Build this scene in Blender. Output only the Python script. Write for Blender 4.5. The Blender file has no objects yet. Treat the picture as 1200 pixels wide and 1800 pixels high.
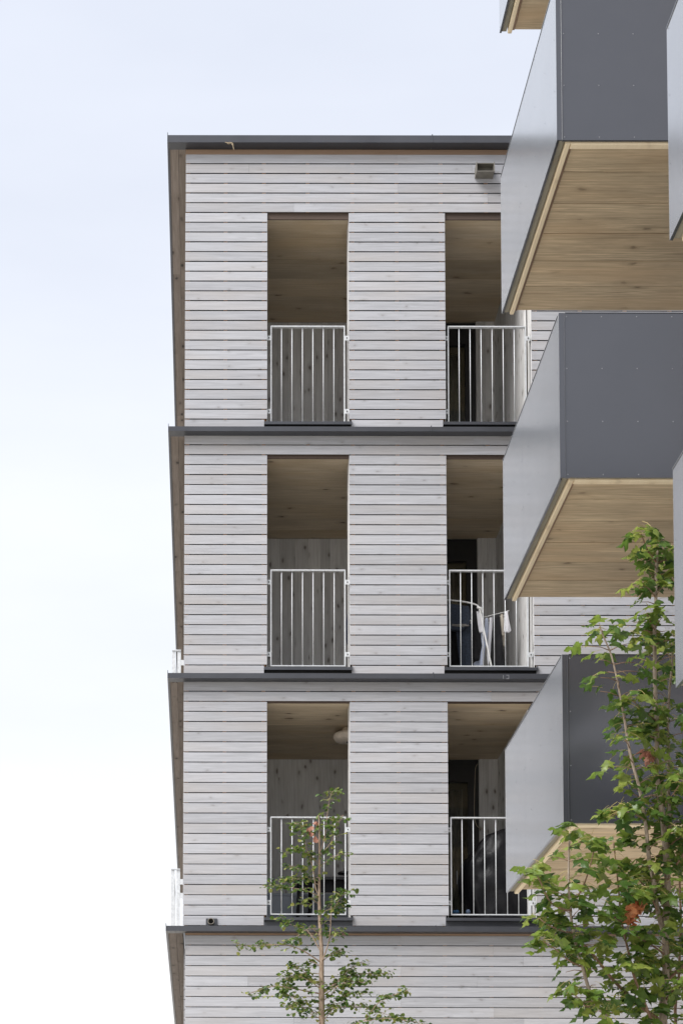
import bpy, math, random
from mathutils import Vector, Matrix, noise
rnd = random.Random(7)
sc = bpy.context.scene
col = sc.collection

# ------------------------------------------------------------------ camera
# shifted architectural view: almost square-on to the timber facade (plane Y=0), eye 1.6 m above ground
F_PX, PX, PY = 3124.598, 337.600, 2029.638           # in pixels of a 1200 x 1800 picture
PITCH, YAW, ROLL = 0.06201, -0.00336, 0.00329
CAM = Vector((0.17953, -20.0, 1.6))
_r = Vector((math.cos(YAW), -math.sin(YAW), 0)); _h = Vector((math.sin(YAW), math.cos(YAW), 0)); _z = Vector((0, 0, 1))
_f = math.cos(PITCH) * _h + math.sin(PITCH) * _z
_u = -math.sin(PITCH) * _h + math.cos(PITCH) * _z
C_R = math.cos(ROLL) * _r + math.sin(ROLL) * _u
C_U = math.cos(ROLL) * _u - math.sin(ROLL) * _r
cd = bpy.data.cameras.new('camera'); cam = bpy.data.objects.new('camera', cd); col.objects.link(cam)
m3 = Matrix((C_R, C_U, -_f)).transposed()
cam.matrix_world = Matrix.Translation(CAM) @ m3.to_4x4()
cd.sensor_fit = 'VERTICAL'; cd.sensor_height = 36.0; cd.sensor_width = 24.0
cd.lens = F_PX / 1800 * 36
cd.shift_x = (600 - PX) / 1800; cd.shift_y = (PY - 900) / 1800
cd.clip_start = 0.1; cd.clip_end = 2000
sc.camera = cam

def at(px, py, Y):
    """point of the place that the photograph shows at px, py, at depth Y"""
    d = _f + C_R * ((px - PX) / F_PX) - C_U * ((py - PY) / F_PX)
    return CAM + d * ((Y - CAM.y) / d.y)

# ------------------------------------------------------------------ sky, sun, exposure
SUN_DIR = Vector((-0.78, -0.55, 1.15)).normalized()      # towards the sun: behind and left of the camera
w = bpy.data.worlds.new('World'); sc.world = w; w.use_nodes = True
nt = w.node_tree; nt.nodes.clear()
out = nt.nodes.new('ShaderNodeOutputWorld'); bg = nt.nodes.new('ShaderNodeBackground')
sky = nt.nodes.new('ShaderNodeTexSky'); sky.sky_type = 'NISHITA'; sky.sun_disc = False
sky.sun_elevation = math.asin(SUN_DIR.z); sky.sun_rotation = math.atan2(SUN_DIR.x, SUN_DIR.y)
sky.air_density = 1.0; sky.dust_density = 5.0; sky.ozone_density = 1.0
veil = nt.nodes.new('ShaderNodeMix'); veil.data_type = 'RGBA'
tcw = nt.nodes.new('ShaderNodeTexCoord'); mpw = nt.nodes.new('ShaderNodeMapping'); mpw.inputs['Scale'].default_value = (1.2, 1.2, 4.5)
nzw = nt.nodes.new('ShaderNodeTexNoise'); nzw.inputs['Scale'].default_value = 1.6; nzw.inputs['Detail'].default_value = 5
mrw = nt.nodes.new('ShaderNodeMapRange'); mrw.inputs[1].default_value = .3; mrw.inputs[2].default_value = .7
mrw.inputs[3].default_value = 0.64; mrw.inputs[4].default_value = 0.82
nt.links.new(tcw.outputs['Generated'], mpw.inputs[0]); nt.links.new(mpw.outputs[0], nzw.inputs['Vector'])
nt.links.new(nzw.outputs[0], mrw.inputs[0])
szw = nt.nodes.new('ShaderNodeSeparateXYZ'); nt.links.new(tcw.outputs['Generated'], szw.inputs[0])
hzw = nt.nodes.new('ShaderNodeMapRange'); hzw.interpolation_type = 'SMOOTHSTEP'                # haze thickens and whitens towards the horizon
for i_, v_ in enumerate((0.0, .65, 1.0, 0.0)): hzw.inputs[1 + i_].default_value = v_
nt.links.new(szw.outputs[2], hzw.inputs[0])
cvw = nt.nodes.new('ShaderNodeMix'); cvw.data_type = 'RGBA'; nt.links.new(hzw.outputs[0], cvw.inputs[0])
cvw.inputs[6].default_value = (5.9, 6.15, 6.8, 1); cvw.inputs[7].default_value = (7.3, 7.3, 7.35, 1)
fcw = nt.nodes.new('ShaderNodeMath'); fcw.operation = 'MULTIPLY_ADD'; fcw.use_clamp = True
nt.links.new(hzw.outputs[0], fcw.inputs[0]); fcw.inputs[1].default_value = .18; nt.links.new(mrw.outputs[0], fcw.inputs[2]); nt.links.new(fcw.outputs[0], veil.inputs[0])
nt.links.new(sky.outputs[0], veil.inputs[6]); nt.links.new(cvw.outputs[2], veil.inputs[7])   # thin bright overcast veil
nt.links.new(veil.outputs[2], bg.inputs[0]); bg.inputs[1].default_value = 0.054
nt.links.new(bg.outputs[0], out.inputs[0])
sd = bpy.data.lights.new('sun', 'SUN'); sun = bpy.data.objects.new('sun', sd); col.objects.link(sun)
sd.energy = 1.5; sd.angle = math.radians(38); sd.color = (1, .985, .965)
sun.rotation_euler = (-SUN_DIR).to_track_quat('-Z', 'Y').to_euler(); sun.location = (-10, -30, 30)
vs = sc.view_settings
vs.view_transform = 'Standard'; vs.look = 'None'; vs.gamma = 1; vs.use_curve_mapping = False; vs.exposure = 1.65
sc.display_settings.display_device = 'sRGB'
sc.cycles.max_bounces = 8; sc.cycles.diffuse_bounces = 5; sc.cycles.glossy_bounces = 3

# ------------------------------------------------------------------ material helpers
def new_mat(name):
    m = bpy.data.materials.new(name); m.use_nodes = True
    n = m.node_tree.nodes; b = n['Principled BSDF']
    return m, n, m.node_tree.links, b

def ramp(n, stops):
    r = n.new('ShaderNodeValToRGB'); e = r.color_ramp.elements
    e[0].position, e[0].color = stops[0][0], (*stops[0][1], 1); e[1].position, e[1].color = stops[-1][0], (*stops[-1][1], 1)
    for p, c in stops[1:-1]:
        k = e.new(p); k.color = (*c, 1)
    return r

def mixc(n, l, fac, a, b, mode='MIX'):
    m = n.new('ShaderNodeMix'); m.data_type = 'RGBA'; m.blend_type = mode
    for i, v in ((0, fac), (6, a), (7, b)):
        if isinstance(v, (int, float)): m.inputs[i].default_value = v
        elif isinstance(v, tuple): m.inputs[i].default_value = (*v, 1)
        else: l.new(v, m.inputs[i])
    return m.outputs[2]

def mrange(n, l, src, a, b, c, d):
    r = n.new('ShaderNodeMapRange'); l.new(src, r.inputs[0])
    for i, v in enumerate((a, b, c, d)): r.inputs[1 + i].default_value = v
    return r.outputs[0]

def wood(name, base, dark, axis='X', knot=(.3, .22, .15), knot_amt=.5, knot_scale=2.2, grain=.5, vary=.12, rough=.75, blotch=0.0, knot_size=.13, bump=.15, warm=None, knot_asp=2.0):
    """sawn timber; the grain runs along an object axis and each piece takes its own stretch of it"""
    m, n, l, b = new_mat(name)
    tc = n.new('ShaderNodeTexCoord'); oi = n.new('ShaderNodeObjectInfo')
    off = n.new('ShaderNodeVectorMath'); off.operation = 'SCALE'; off.inputs[0].default_value = (37., 53., 71.); l.new(oi.outputs['Random'], off.inputs['Scale'])
    add = n.new('ShaderNodeVectorMath'); l.new(tc.outputs['Object'], add.inputs[0]); l.new(off.outputs[0], add.inputs[1])
    def mapped(sc3):
        mp = n.new('ShaderNodeMapping'); l.new(add.outputs[0], mp.inputs[0]); mp.inputs['Scale'].default_value = sc3; return mp.outputs[0]
    def sv(along, across):
        return tuple(along if a == axis else across for a in 'XYZ')
    g = n.new('ShaderNodeTexNoise'); g.inputs['Scale'].default_value = 1; g.inputs['Detail'].default_value = 6; g.inputs['Roughness'].default_value = .65
    g.inputs['Distortion'].default_value = .6; l.new(mapped(sv(2.2, 48)), g.inputs['Vector'])
    c = mixc(n, l, mrange(n, l, g.outputs[0], .35, .72, 0, grain), base, dark)
    # knots: sparse cells with a dark heart and rings of bent grain round it
    v = n.new('ShaderNodeTexVoronoi'); v.voronoi_dimensions = '2D'; v.inputs['Scale'].default_value = 1; v.inputs['Randomness'].default_value = 1
    nw = n.new('ShaderNodeTexNoise'); nw.inputs['Scale'].default_value = 9; l.new(add.outputs[0], nw.inputs['Vector'])
    sx = n.new('ShaderNodeSeparateXYZ'); l.new(add.outputs[0], sx.inputs[0])
    oth = [a for a in 'XYZ' if a != axis]
    ac = n.new('ShaderNodeMath'); l.new(sx.outputs[oth[0]], ac.inputs[0]); l.new(sx.outputs[oth[1]], ac.inputs[1])
    cv = n.new('ShaderNodeCombineXYZ')
    for src, k_, sock in ((sx.outputs[axis], knot_scale, 0), (ac.outputs[0], knot_scale * knot_asp, 1)):
        q_ = n.new('ShaderNodeMath'); q_.operation = 'MULTIPLY'; l.new(src, q_.inputs[0]); q_.inputs[1].default_value = k_; l.new(q_.outputs[0], cv.inputs[sock])
    dv = n.new('ShaderNodeVectorMath'); dv.operation = 'MULTIPLY_ADD'; l.new(nw.outputs['Color'], dv.inputs[0]); dv.inputs[1].default_value = (.25, .25, .25)
    l.new(cv.outputs[0], dv.inputs[2]); l.new(dv.outputs[0], v.inputs['Vector'])
    kh = mrange(n, l, v.outputs['Distance'], knot_size * .35, knot_size, 1, 0)
    halo = mrange(n, l, v.outputs['Distance'], knot_size, knot_size * 2.6, .45, 0)
    pick = n.new('ShaderNodeSeparateColor'); l.new(v.outputs['Color'], pick.inputs[0])
    on = mrange(n, l, pick.outputs[0], .5, .75, 0, 1)
    mu = n.new('ShaderNodeMath'); mu.operation = 'MULTIPLY'; l.new(kh, mu.inputs[0]); l.new(on, mu.inputs[1])
    mu2 = n.new('ShaderNodeMath'); mu2.operation = 'MULTIPLY'; l.new(mu.outputs[0], mu2.inputs[0]); mu2.inputs[1].default_value = knot_amt
    mh = n.new('ShaderNodeMath'); mh.operation = 'MULTIPLY'; l.new(halo, mh.inputs[0]); l.new(on, mh.inputs[1])
    c = mixc(n, l, mh.outputs[0], c, dark)
    c = mixc(n, l, mu2.outputs[0], c, knot)
    if blotch:
        bn = n.new('ShaderNodeTexNoise'); bn.inputs['Scale'].default_value = 1; bn.inputs['Detail'].default_value = 4; l.new(mapped(sv(1.3, 4.5)), bn.inputs['Vector'])
        c = mixc(n, l, mrange(n, l, bn.outputs[0], .42, .75, 0, blotch), c, dark)
    if warm:
        wn = n.new('ShaderNodeTexNoise'); wn.inputs['Scale'].default_value = 1; wn.inputs['Detail'].default_value = 3; l.new(mapped(sv(.7, 2.5)), wn.inputs['Vector'])
        c = mixc(n, l, mrange(n, l, wn.outputs[0], .45, .8, 0, .6), c, warm)
    hv = n.new('ShaderNodeHueSaturation'); l.new(c, hv.inputs['Color'])
    l.new(mrange(n, l, oi.outputs['Random'], 0, 1, 1 - vary, 1 + vary), hv.inputs['Value'])
    l.new(hv.outputs[0], b.inputs['Base Color']); b.inputs['Roughness'].default_value = rough; b.inputs['Specular IOR Level'].default_value = .3
    bp = n.new('ShaderNodeBump'); bp.inputs['Strength'].default_value = bump; bp.inputs['Distance'].default_value = .003; l.new(g.outputs[0], bp.inputs['Height']); l.new(bp.outputs[0], b.inputs['Normal'])
    return m

def metal(name, c, rough=.4, coat=0., ior=1.5, noise_amt=.08, scale=6, metallic=0.):
    m, n, l, b = new_mat(name)
    tc = n.new('ShaderNodeTexCoord'); g = n.new('ShaderNodeTexNoise'); g.inputs['Scale'].default_value = scale; g.inputs['Detail'].default_value = 5
    l.new(tc.outputs['Object'], g.inputs['Vector'])
    lo = tuple(x * (1 - noise_amt) for x in c); hi = tuple(min(1, x * (1 + noise_amt)) for x in c)
    l.new(mixc(n, l, mrange(n, l, g.outputs[0], .3, .7, 0, 1), lo, hi), b.inputs['Base Color'])
    l.new(mrange(n, l, g.outputs[0], .3, .7, rough * .9, rough * 1.1), b.inputs['Roughness'])
    b.inputs['IOR'].default_value = ior; b.inputs['Metallic'].default_value = metallic
    b.inputs['Coat Weight'].default_value = coat; b.inputs['Coat IOR'].default_value = 1.55; b.inputs['Coat Roughness'].default_value = rough * .8
    return m

def plain(name, c, rough=.6, **k):
    return metal(name, c, rough, noise_amt=k.pop('noise_amt', .15), scale=k.pop('scale', 18), **k)

M = {}
M['board'] = wood('weathered_grey_boards', (.45, .459, .492), (.325, .33, .352), 'X', knot=(.22, .205, .195), knot_amt=.5, knot_scale=3.0, grain=.9, vary=.09, warm=(.43, .395, .37), knot_size=.07)
M['batten'] = wood('spruce_battens', (.55, .30, .14), (.40, .2, .09), 'Z', knot_amt=.2)
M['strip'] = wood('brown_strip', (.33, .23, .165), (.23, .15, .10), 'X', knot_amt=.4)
M['lintel'] = wood('lintel_brown', (.10, .072, .058), (.06, .045, .037), 'X', knot_amt=.3)
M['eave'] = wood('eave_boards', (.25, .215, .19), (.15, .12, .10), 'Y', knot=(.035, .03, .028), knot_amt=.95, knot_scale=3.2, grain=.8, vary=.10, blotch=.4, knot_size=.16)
M['ceiling'] = wood('loggia_ceiling', (.62, .52, .39), (.38, .31, .225), 'X', knot=(.08, .06, .05), knot_amt=.85, knot_scale=2.0, grain=.8, vary=.12, blotch=.75, knot_size=.10, warm=(.50, .36, .20))
M['rear'] = wood('loggia_rear_wall', (.72, .72, .72), (.43, .42, .41), 'Z', knot=(.16, .14, .13), knot_amt=.9, knot_scale=4.2, grain=.65, vary=.10, blotch=.35, knot_size=.17)
M['soffit'] = wood('balcony_soffit', (.74, .60, .41), (.35, .275, .185), 'X', knot=(.12, .09, .06), knot_amt=.7, knot_scale=1.9, grain=1.0, vary=.08, blotch=.75, knot_size=.09, warm=(.60, .43, .26))
M['trim'] = wood('pale_trim', (.88, .76, .56), (.76, .62, .43), 'Y', knot_amt=.2, vary=.04)
M['edge'] = wood('slab_edge', (.33, .31, .25), (.19, .18, .14), 'Y', knot_amt=.3, blotch=.5)
M['membrane'] = plain('black_membrane', (.012, .012, .013), .8)
M['fascia'] = metal('dark_grey_fascia', (.050, .053, .063), .36, noise_amt=.10, scale=3)
M['panel'] = metal('coated_panel', (.036, .038, .047), .22, coat=1.0, ior=1.55, noise_amt=.07, scale=1.6)
_pb = M['panel'].node_tree.nodes['Principled BSDF']; _pb.inputs['Sheen Weight'].default_value = .45; _pb.inputs['Sheen Roughness'].default_value = .3; _pb.inputs['Sheen Tint'].default_value = (.85, .92, 1, 1)   # bluish sheen added to imitate bright reflection on panels seen at grazing angles
_n = M['panel'].node_tree.nodes; _l = M['panel'].node_tree.links                      # sheet metal is never quite flat
_tc = _n.new('ShaderNodeTexCoord'); _nz = _n.new('ShaderNodeTexNoise'); _nz.inputs['Scale'].default_value = 2.2; _nz.inputs['Detail'].default_value = 2; _l.new(_tc.outputs['Object'], _nz.inputs['Vector'])
_bp = _n.new('ShaderNodeBump'); _bp.inputs['Strength'].default_value = .25; _bp.inputs['Distance'].default_value = .008; _l.new(_nz.outputs[0], _bp.inputs['Height'])
for _k in ('Normal', 'Coat Normal'): _l.new(_bp.outputs[0], _n['Principled BSDF'].inputs[_k])
M['galv'] = metal('galvanised_steel', (.56, .58, .60), .42, noise_amt=.12, scale=30)
M['bolt'] = plain('bolt_dark', (.05, .05, .05), .4)
M['frame'] = plain('black_frame', (.012, .012, .013), .45)
M['render'] = plain('pale_render', (.50, .49, .47), .9, scale=3)
M['concrete'] = plain('concrete', (.36, .345, .32), .85, scale=5)
M['pale_floor'] = plain('pale_floor_slabs', (.55, .54, .52), .8, scale=4)
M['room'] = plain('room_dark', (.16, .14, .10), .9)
M['rivet'] = plain('rivet', (.10, .105, .12), .35)
m, n, l, b = new_mat('window_glass')
b.inputs['Base Color'].default_value = (.55, .56, .5, 1); b.inputs['Roughness'].default_value = .03; b.inputs['Transmission Weight'].default_value = 1; b.inputs['IOR'].default_value = 1.45
nz = n.new('ShaderNodeTexNoise'); nz.inputs['Scale'].default_value = 1.5; bp = n.new('ShaderNodeBump'); bp.inputs['Strength'].default_value = .02; l.new(nz.outputs[0], bp.inputs['Height']); l.new(bp.outputs[0], b.inputs['Normal'])
M['glass'] = m
m, n, l, b = new_mat('paving')
tc = n.new('ShaderNodeTexCoord'); nz = n.new('ShaderNodeTexNoise'); nz.inputs['Scale'].default_value = 4; nz.inputs['Detail'].default_value = 8; l.new(tc.outputs['Object'], nz.inputs['Vector'])
r = ramp(n, [(.3, (.40, .37, .315)), (.7, (.50, .47, .41))]); l.new(nz.outputs[0], r.inputs[0]); l.new(r.outputs[0], b.inputs['Base Color']); b.inputs['Roughness'].default_value = .95
M['ground'] = m

# ------------------------------------------------------------------ mesh helpers
class MB:
    def __init__(s): s.v = []; s.f = []; s.mi = []
    def box(s, x0, x1, y0, y1, z0, z1, mi=0):
        i = len(s.v)
        s.v += [(x0, y0, z0), (x1, y0, z0), (x1, y1, z0), (x0, y1, z0), (x0, y0, z1), (x1, y0, z1), (x1, y1, z1), (x0, y1, z1)]
        s.f += [tuple(i + k for k in q) for q in ((0, 3, 2, 1), (4, 5, 6, 7), (0, 1, 5, 4), (1, 2, 6, 5), (2, 3, 7, 6), (3, 0, 4, 7))]; s.mi += [mi] * 6
        return s
    def prism(s, prof, a, b, axis='X', mi=0):
        """profile extruded along an axis; profile coords are the other two axes in order, listed counter-clockwise"""
        i = len(s.v); k = len(prof)
        for t in (a, b):
            for p, q in prof:
                s.v.append((t, p, q) if axis == 'X' else (p, t, q) if axis == 'Y' else (p, q, t))
        s.f.append(tuple(range(i + k - 1, i - 1, -1))); s.f.append(tuple(range(i + k, i + 2 * k)))
        for j in range(k):
            s.f.append((i + j, i + (j + 1) % k, i + k + (j + 1) % k, i + k + j))
        s.mi += [mi] * (k + 2)
        return s
    def tube(s, pts, rad, seg=8, mi=0, cap=True):
        pts = [Vector(p) for p in pts]; i0 = len(s.v); n = len(pts)
        if not isinstance(rad, (list, tuple)): rad = [rad] * n
        ref = None
        for k, p in enumerate(pts):
            t = (pts[min(k + 1, n - 1)] - pts[max(k - 1, 0)]).normalized()
            if ref is None: ref = t.orthogonal().normalized()
            ref = (ref - t * ref.dot(t)); ref = ref.normalized() if ref.length > 1e-6 else t.orthogonal().normalized()
            q = t.cross(ref)
            for j in range(seg):
                a = 2 * math.pi * j / seg
                s.v.append(tuple(p + (ref * math.cos(a) + q * math.sin(a)) * rad[k]))
        for k in range(n - 1):
            for j in range(seg):
                a = i0 + k * seg + j; b_ = i0 + k * seg + (j + 1) % seg
                s.f.append((a, b_, b_ + seg, a + seg)); s.mi.append(mi)
        if cap:
            s.f.append(tuple(range(i0 + seg - 1, i0 - 1, -1))); s.f.append(tuple(range(i0 + (n - 1) * seg, i0 + n * seg))); s.mi += [mi] * 2
        return s
    def mesh(s, name, mats, smooth=False):
        me = bpy.data.meshes.new(name); me.from_pydata(s.v, [], s.f); me.update()
        for m_ in (mats if isinstance(mats, (list, tuple)) else [mats]): me.materials.append(m_)
        me.polygons.foreach_set('material_index', s.mi)
        if smooth: me.polygons.foreach_set('use_smooth', [True] * len(me.polygons))
        return me
    def build(s, name, mats, parent=None, loc=(0, 0, 0), smooth=False):
        return link(name, s.mesh(name, mats, smooth), parent, loc)

def link(name, me, parent=None, loc=(0, 0, 0)):
    o = bpy.data.objects.new(name, me); col.objects.link(o); o.location = loc
    if parent is not None: o.parent = parent
    return o

def tag(o, label=None, cat=None, group=None, kind=None):
    for k, v in (('label', label), ('category', cat), ('group', group), ('kind', kind)):
        if v: o[k] = v
    return o

def thing(name, label, cat, loc=(0, 0, 0), group=None):
    return tag(link(name, None, None, loc), label, cat, group)

def smooth_path(pts, sub=4):
    P = [Vector(p) for p in pts]
    if len(P) < 3: return [P[0].lerp(P[-1], t / sub) for t in range(sub + 1)]
    out_ = []
    for i in range(len(P) - 1):
        a, b_, c, d = P[max(i - 1, 0)], P[i], P[i + 1], P[min(i + 2, len(P) - 1)]
        for k in range(sub):
            t = k / sub
            out_.append(.5 * ((2 * b_) + (c - a) * t + (2 * a - 5 * b_ + 4 * c - d) * t * t + (3 * b_ - a - 3 * c + d) * t ** 3))
    out_.append(P[-1]); return out_

# ------------------------------------------------------------------ ground
g = MB(); g.v = [(-400, -300, 0), (400, -300, 0), (400, 500, 0), (-400, 500, 0)]; g.f = [(0, 1, 2, 3)]; g.mi = [0]
tag(g.build('ground', M['ground']), kind='structure')

# ------------------------------------------------------------------ timber building
P = 0.118                                    # board pitch
Z0 = 11.058
def zn(k): return Z0 - k * P                 # top edge of board row k, counted down from the second storey's first gap
X1, X2, X3, X4 = 0.953, 1.900, 3.017, 4.0137 # edges of the two columns of openings
XR = 6.2                                     # the neighbouring building's wall
BG = 0.012                                   # gap between boards
tb = thing('timber_building', 'grey weathered timber-clad apartment building with stacked loggias and dark metal floor bands', 'building', (0, 0, 0))

_bm = {}
def board(x0, x1, ztop, h=P - BG, name='cladding_board'):
    """one cladding board with eased front edges; boards of one size share their mesh"""
    L = round(x1 - x0, 3); key = (L, round(h, 4))
    if key not in _bm:
        e = .002
        _bm[key] = MB().prism([(0, e), (e, 0), (.022, .011), (.022, h + .011), (e, h), (0, h - e)], -L / 2, L / 2).mesh('cladding_board', M['board'])
    o = link(name, _bm[key], tb, ((x0 + x1) / 2, rnd.uniform(-.0012, .0012), ztop - h))
    o.rotation_euler = (0, rnd.uniform(-1, 1) * .0006 / max(L, .5), 0)
    return o

JOINTS = [2.47, .74, 4.55, 2.47, 3.52, 1.26]
def full_row(k, xl=0.0, i=0):
    j = JOINTS[i % len(JOINTS)]
    edges = [xl, j, j + 2.6, XR] if j + 2.6 < XR - .4 else [xl, j, XR]
    for a, b_ in zip(edges[:-1], edges[1:]): board(a, b_ - .0015, zn(k))

piers = [(0.0, X1), (X2, X3), (X4, XR)]
# top storey
for i, k in enumerate(range(-30, -24)): full_row(k + .42, 0.004, i)      # rows -29.58 .. -24.58
for j in range(22):
    for q, (a, b_) in enumerate(piers):
        last = j >= 21
        a2 = a + (.024 if last and q else 0); b2 = b_ - (.035 if last and q < 2 else 0)
        board(a2, b2, zn(-23.58 + j))
# second and third storeys
for st in (0, 1):
    base = 24.59 * st
    for i in range(2): full_row(base - 1 + i, 0.0, 2 * st + i + 1)
    for j in range(22):
        for q, (a, b_) in enumerate(piers):
            last = j >= 21
            a2 = a + (.024 if last and q else 0); b2 = b_ - (.035 if last and q < 2 else 0)
            board(a2, b2, zn(base + 1 + j))
# lower wall: the rows in view one by one, the rest down to the ground as one
for i in range(13): full_row(48.48 + i, 0.028, i + 3)
lw = MB()
zz = zn(48.48 + 13)
while zz - P > .35:
    h = P - BG
    lw.prism([(0, zz - h + .004), (.004, zz - h), (.022, zz - h), (.022, zz), (.004, zz), (0, zz - .004)], .028, XR); zz -= P
tag(lw.build('lower_cladding', M['board'], tb), kind='stuff')
MB().box(0.05, XR, .01, .2, 0, .34).build('plinth', M['concrete'], tb)

# battens behind the boards, dark membrane behind these
BX = [.035, .47, .915, 1.425, 1.945, 2.46, 2.975, 3.5, 4.06, 4.58, 5.1, 5.62, 6.12]
def batten(x, z0, z1): MB().box(-.022, .022, 0, .026, z0, z1).build('batten', M['batten'], tb, (x, .0225, 0))
levels = [(11.20, 14.55), (8.30, 11.17), (5.40, 8.27)]
openz = [(11.30, 13.838), (8.40, 10.94), (5.50, 8.038)]
for (z0, z1), (o0, o1) in zip(levels, openz):
    for x in BX:
        inop = X1 - .02 < x < X2 + .0 or X3 < x < X4
        batten(x, (o1 + .025) if inop else z0, z1)
for x in BX: batten(max(x, .075), .36, 5.335)
core = MB()
for (z0, z1), (o0, o1) in zip(levels, openz):
    for a, b_ in ((.012, X1 - .006), (X2 + .006, X3 - .006), (X4 + .006, XR)):
        core.box(a, b_, .05, .24, o0 - .05, o1 + .01)
    core.box(.012, XR, .05, .24, o1 + .012, z1 + .06)
core.box(.03, XR, .05, .24, .3, 5.40)
core.build('wall_core', M['membrane'], tb)
# lining of the openings: thin grey boards on the reveals
for (o0, o1) in openz:
    for x, s_ in ((X1, -1), (X2, 1), (X3, -1), (X4, 1)):
        a = min(x, x + s_ * .006); MB().box(a, a + .006, .0225, .26, o0, o1).build('reveal_board', M['rear'], tb)
# brown strip in the shadow under the roof edge and above the lower wall
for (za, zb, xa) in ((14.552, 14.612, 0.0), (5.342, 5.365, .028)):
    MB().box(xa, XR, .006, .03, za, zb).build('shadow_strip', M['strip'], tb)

# metal floor bands and roof edge, in lengths with a standing seam between them
def band(z0, z1, xl, seam, dep=.12, deep=12.0):
    t = .026
    for a, b_ in ((xl, seam), (seam + .002, XR)):
        f = MB().prism([(-dep, z0), (-dep + .003, z0 - .0), (.02, z0), (.02, z1 + .022), (-dep, z1)], a, b_)
        f.build('fascia', M['fascia'], tb)
    MB().box(seam - .004, seam + .006, -dep - .004, -.02, z0 + .001, z1 + .012).build('seam', M['fascia'], tb)
    # return along the left side: metal edge, two soffit boards below the overhang
    MB().prism([(xl, z0), (xl + t, z0), (xl + t, z1 - .004), (0.01, z1 + .012), (0.01, z1 + .02), (xl, z1)], .021, deep, 'Y').build('side_fascia', M['fascia'], tb)
    MB().box(xl, xl + .006, -dep - .004, .02, z0 - .001, z1 + .03).build('end_cap', M['fascia'], tb)
    mid = xl + t + (0 - xl - t) * .55
    y = .024
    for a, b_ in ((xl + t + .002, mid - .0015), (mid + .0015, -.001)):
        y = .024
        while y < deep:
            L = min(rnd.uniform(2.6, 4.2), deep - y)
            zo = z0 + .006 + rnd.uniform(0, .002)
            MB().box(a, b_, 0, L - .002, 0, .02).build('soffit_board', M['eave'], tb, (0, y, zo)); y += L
band(14.618, 14.704, -.212, 2.86)
band(11.171, 11.225, -.188, 2.83)
band(8.276, 8.335, -.184, 2.84)
band(5.366, 5.425, -.192, 2.85)

# roof, side and rear walls
MB().box(.0, XR, .025, 12, 14.56, 14.69).build('roof', M['concrete'], tb)
sw = MB(); zz = 14.55
while zz > .5:
    if not any(abs(zz - q) < .08 for q in (11.2, 8.3, 5.4)): sw.box(.012, .034, .26, 12, zz - .109, zz)
    zz -= P
tag(sw.build('side_cladding', M['board'], tb), kind='stuff')
MB().box(.04, .2, .24, 12, 0, 14.55).box(.2, XR, 11.8, 12, 0, 14.55).build('side_wall', M['membrane'], tb)

# loggias
CEIL = [13.78, 10.915, 8.036]; FLOOR = [11.28, 8.39, 5.49]
YB, XW = 2.3, 3.97
for c, fl in zip(CEIL, FLOOR):
    MB().box(.2, XR, .245, 11.8, c + .03, c + .25).build('slab', M['concrete'], tb)
    y = .045
    for wd in (.36, .46, .42, .4, .36, .26):      # boards of the ceiling
        y1 = min(y + wd, YB)
        MB().box(-1.9, 1.9, 0, y1 - y - .004, 0, .03).build('ceiling_board', M['ceiling'], tb, (2.08, y, c + rnd.uniform(0, .0015))); y = y1
    for a, b_ in ((X1 - .005, X2 + .005), (X3 - .005, X4 + .005)): MB().box(a, b_, .026, .044, c, c + .12).build('lintel_board', M['lintel'], tb)
    MB().box(.2, XR, .03, YB, fl - .2, fl).build('loggia_floor', M['pale_floor'], tb)
    # rear wall of upright planks, then the dark door, then a timber post and the right-hand wall
    x = .21
    while x < 2.28:
        wd = rnd.uniform(.12, .2); x1 = min(x + wd, 2.3)
        if 2.3 - x1 < .05: x1 = 2.3
        MB().box(-(x1 - x) / 2 + .001, (x1 - x) / 2 - .001, 0, .03, 0, c - fl).build('wall_plank', M['rear'], tb, ((x + x1) / 2, YB + rnd.uniform(0, .0025), fl)); x = x1
    for a, b_ in ((3.732, 3.85), (3.852, XW)):
        MB().box(a - (a + b_) / 2, b_ - (a + b_) / 2, 0, .05, 0, c - fl).build('wall_plank', M['rear'], tb, ((a + b_) / 2, YB - .03, fl))
    y = .26
    while y < YB - .05:
        y1 = min(y + rnd.uniform(.16, .24), YB)
        MB().box(0, .03, 0, y1 - y - .002, 0, c - fl).build('wall_plank', M['rear'], tb, (XW + rnd.uniform(0, .002), y, fl)); y = y1
    hd = c - .085
    fr = MB(); g0, g1 = 2.46, 3.6
    fr.box(2.302, g0, YB + .01, YB + .09, fl, hd).box(g1, 3.73, YB + .01, YB + .09, fl, hd).box(g0, g1, YB + .01, YB + .09, hd - .2, hd).box(g0, g1, YB + .01, YB + .09, fl, fl + .1)
    fr.box(2.302, 3.73, YB + .02, YB + .09, hd, c)
    fo = fr.build('door', M['frame'], tb)
    MB().box(g0, g1, YB + .05, YB + .056, fl + .1, hd - .2).build('pane', M['glass'], fo)
    MB().box(3.45, 3.46, YB + .02, YB + .045, fl + .95, fl + 1.12).build('handle', M['galv'], fo)
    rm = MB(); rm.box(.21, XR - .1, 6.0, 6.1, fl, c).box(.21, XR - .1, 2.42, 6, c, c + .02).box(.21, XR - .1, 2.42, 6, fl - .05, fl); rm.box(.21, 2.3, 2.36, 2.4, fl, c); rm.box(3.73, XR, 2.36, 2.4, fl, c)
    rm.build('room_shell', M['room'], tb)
    cu = MB()                                    # a light curtain hanging inside the door
    for q in range(9): cu.tube([(3.36 + q * .022, 2.5 + .012 * (q % 2), fl + .02), (3.36 + q * .022, 2.5 + .012 * (q % 2), hd - .25)], .016, 6)
    cu.build('curtain', M['render'], tb, smooth=True)

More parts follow.
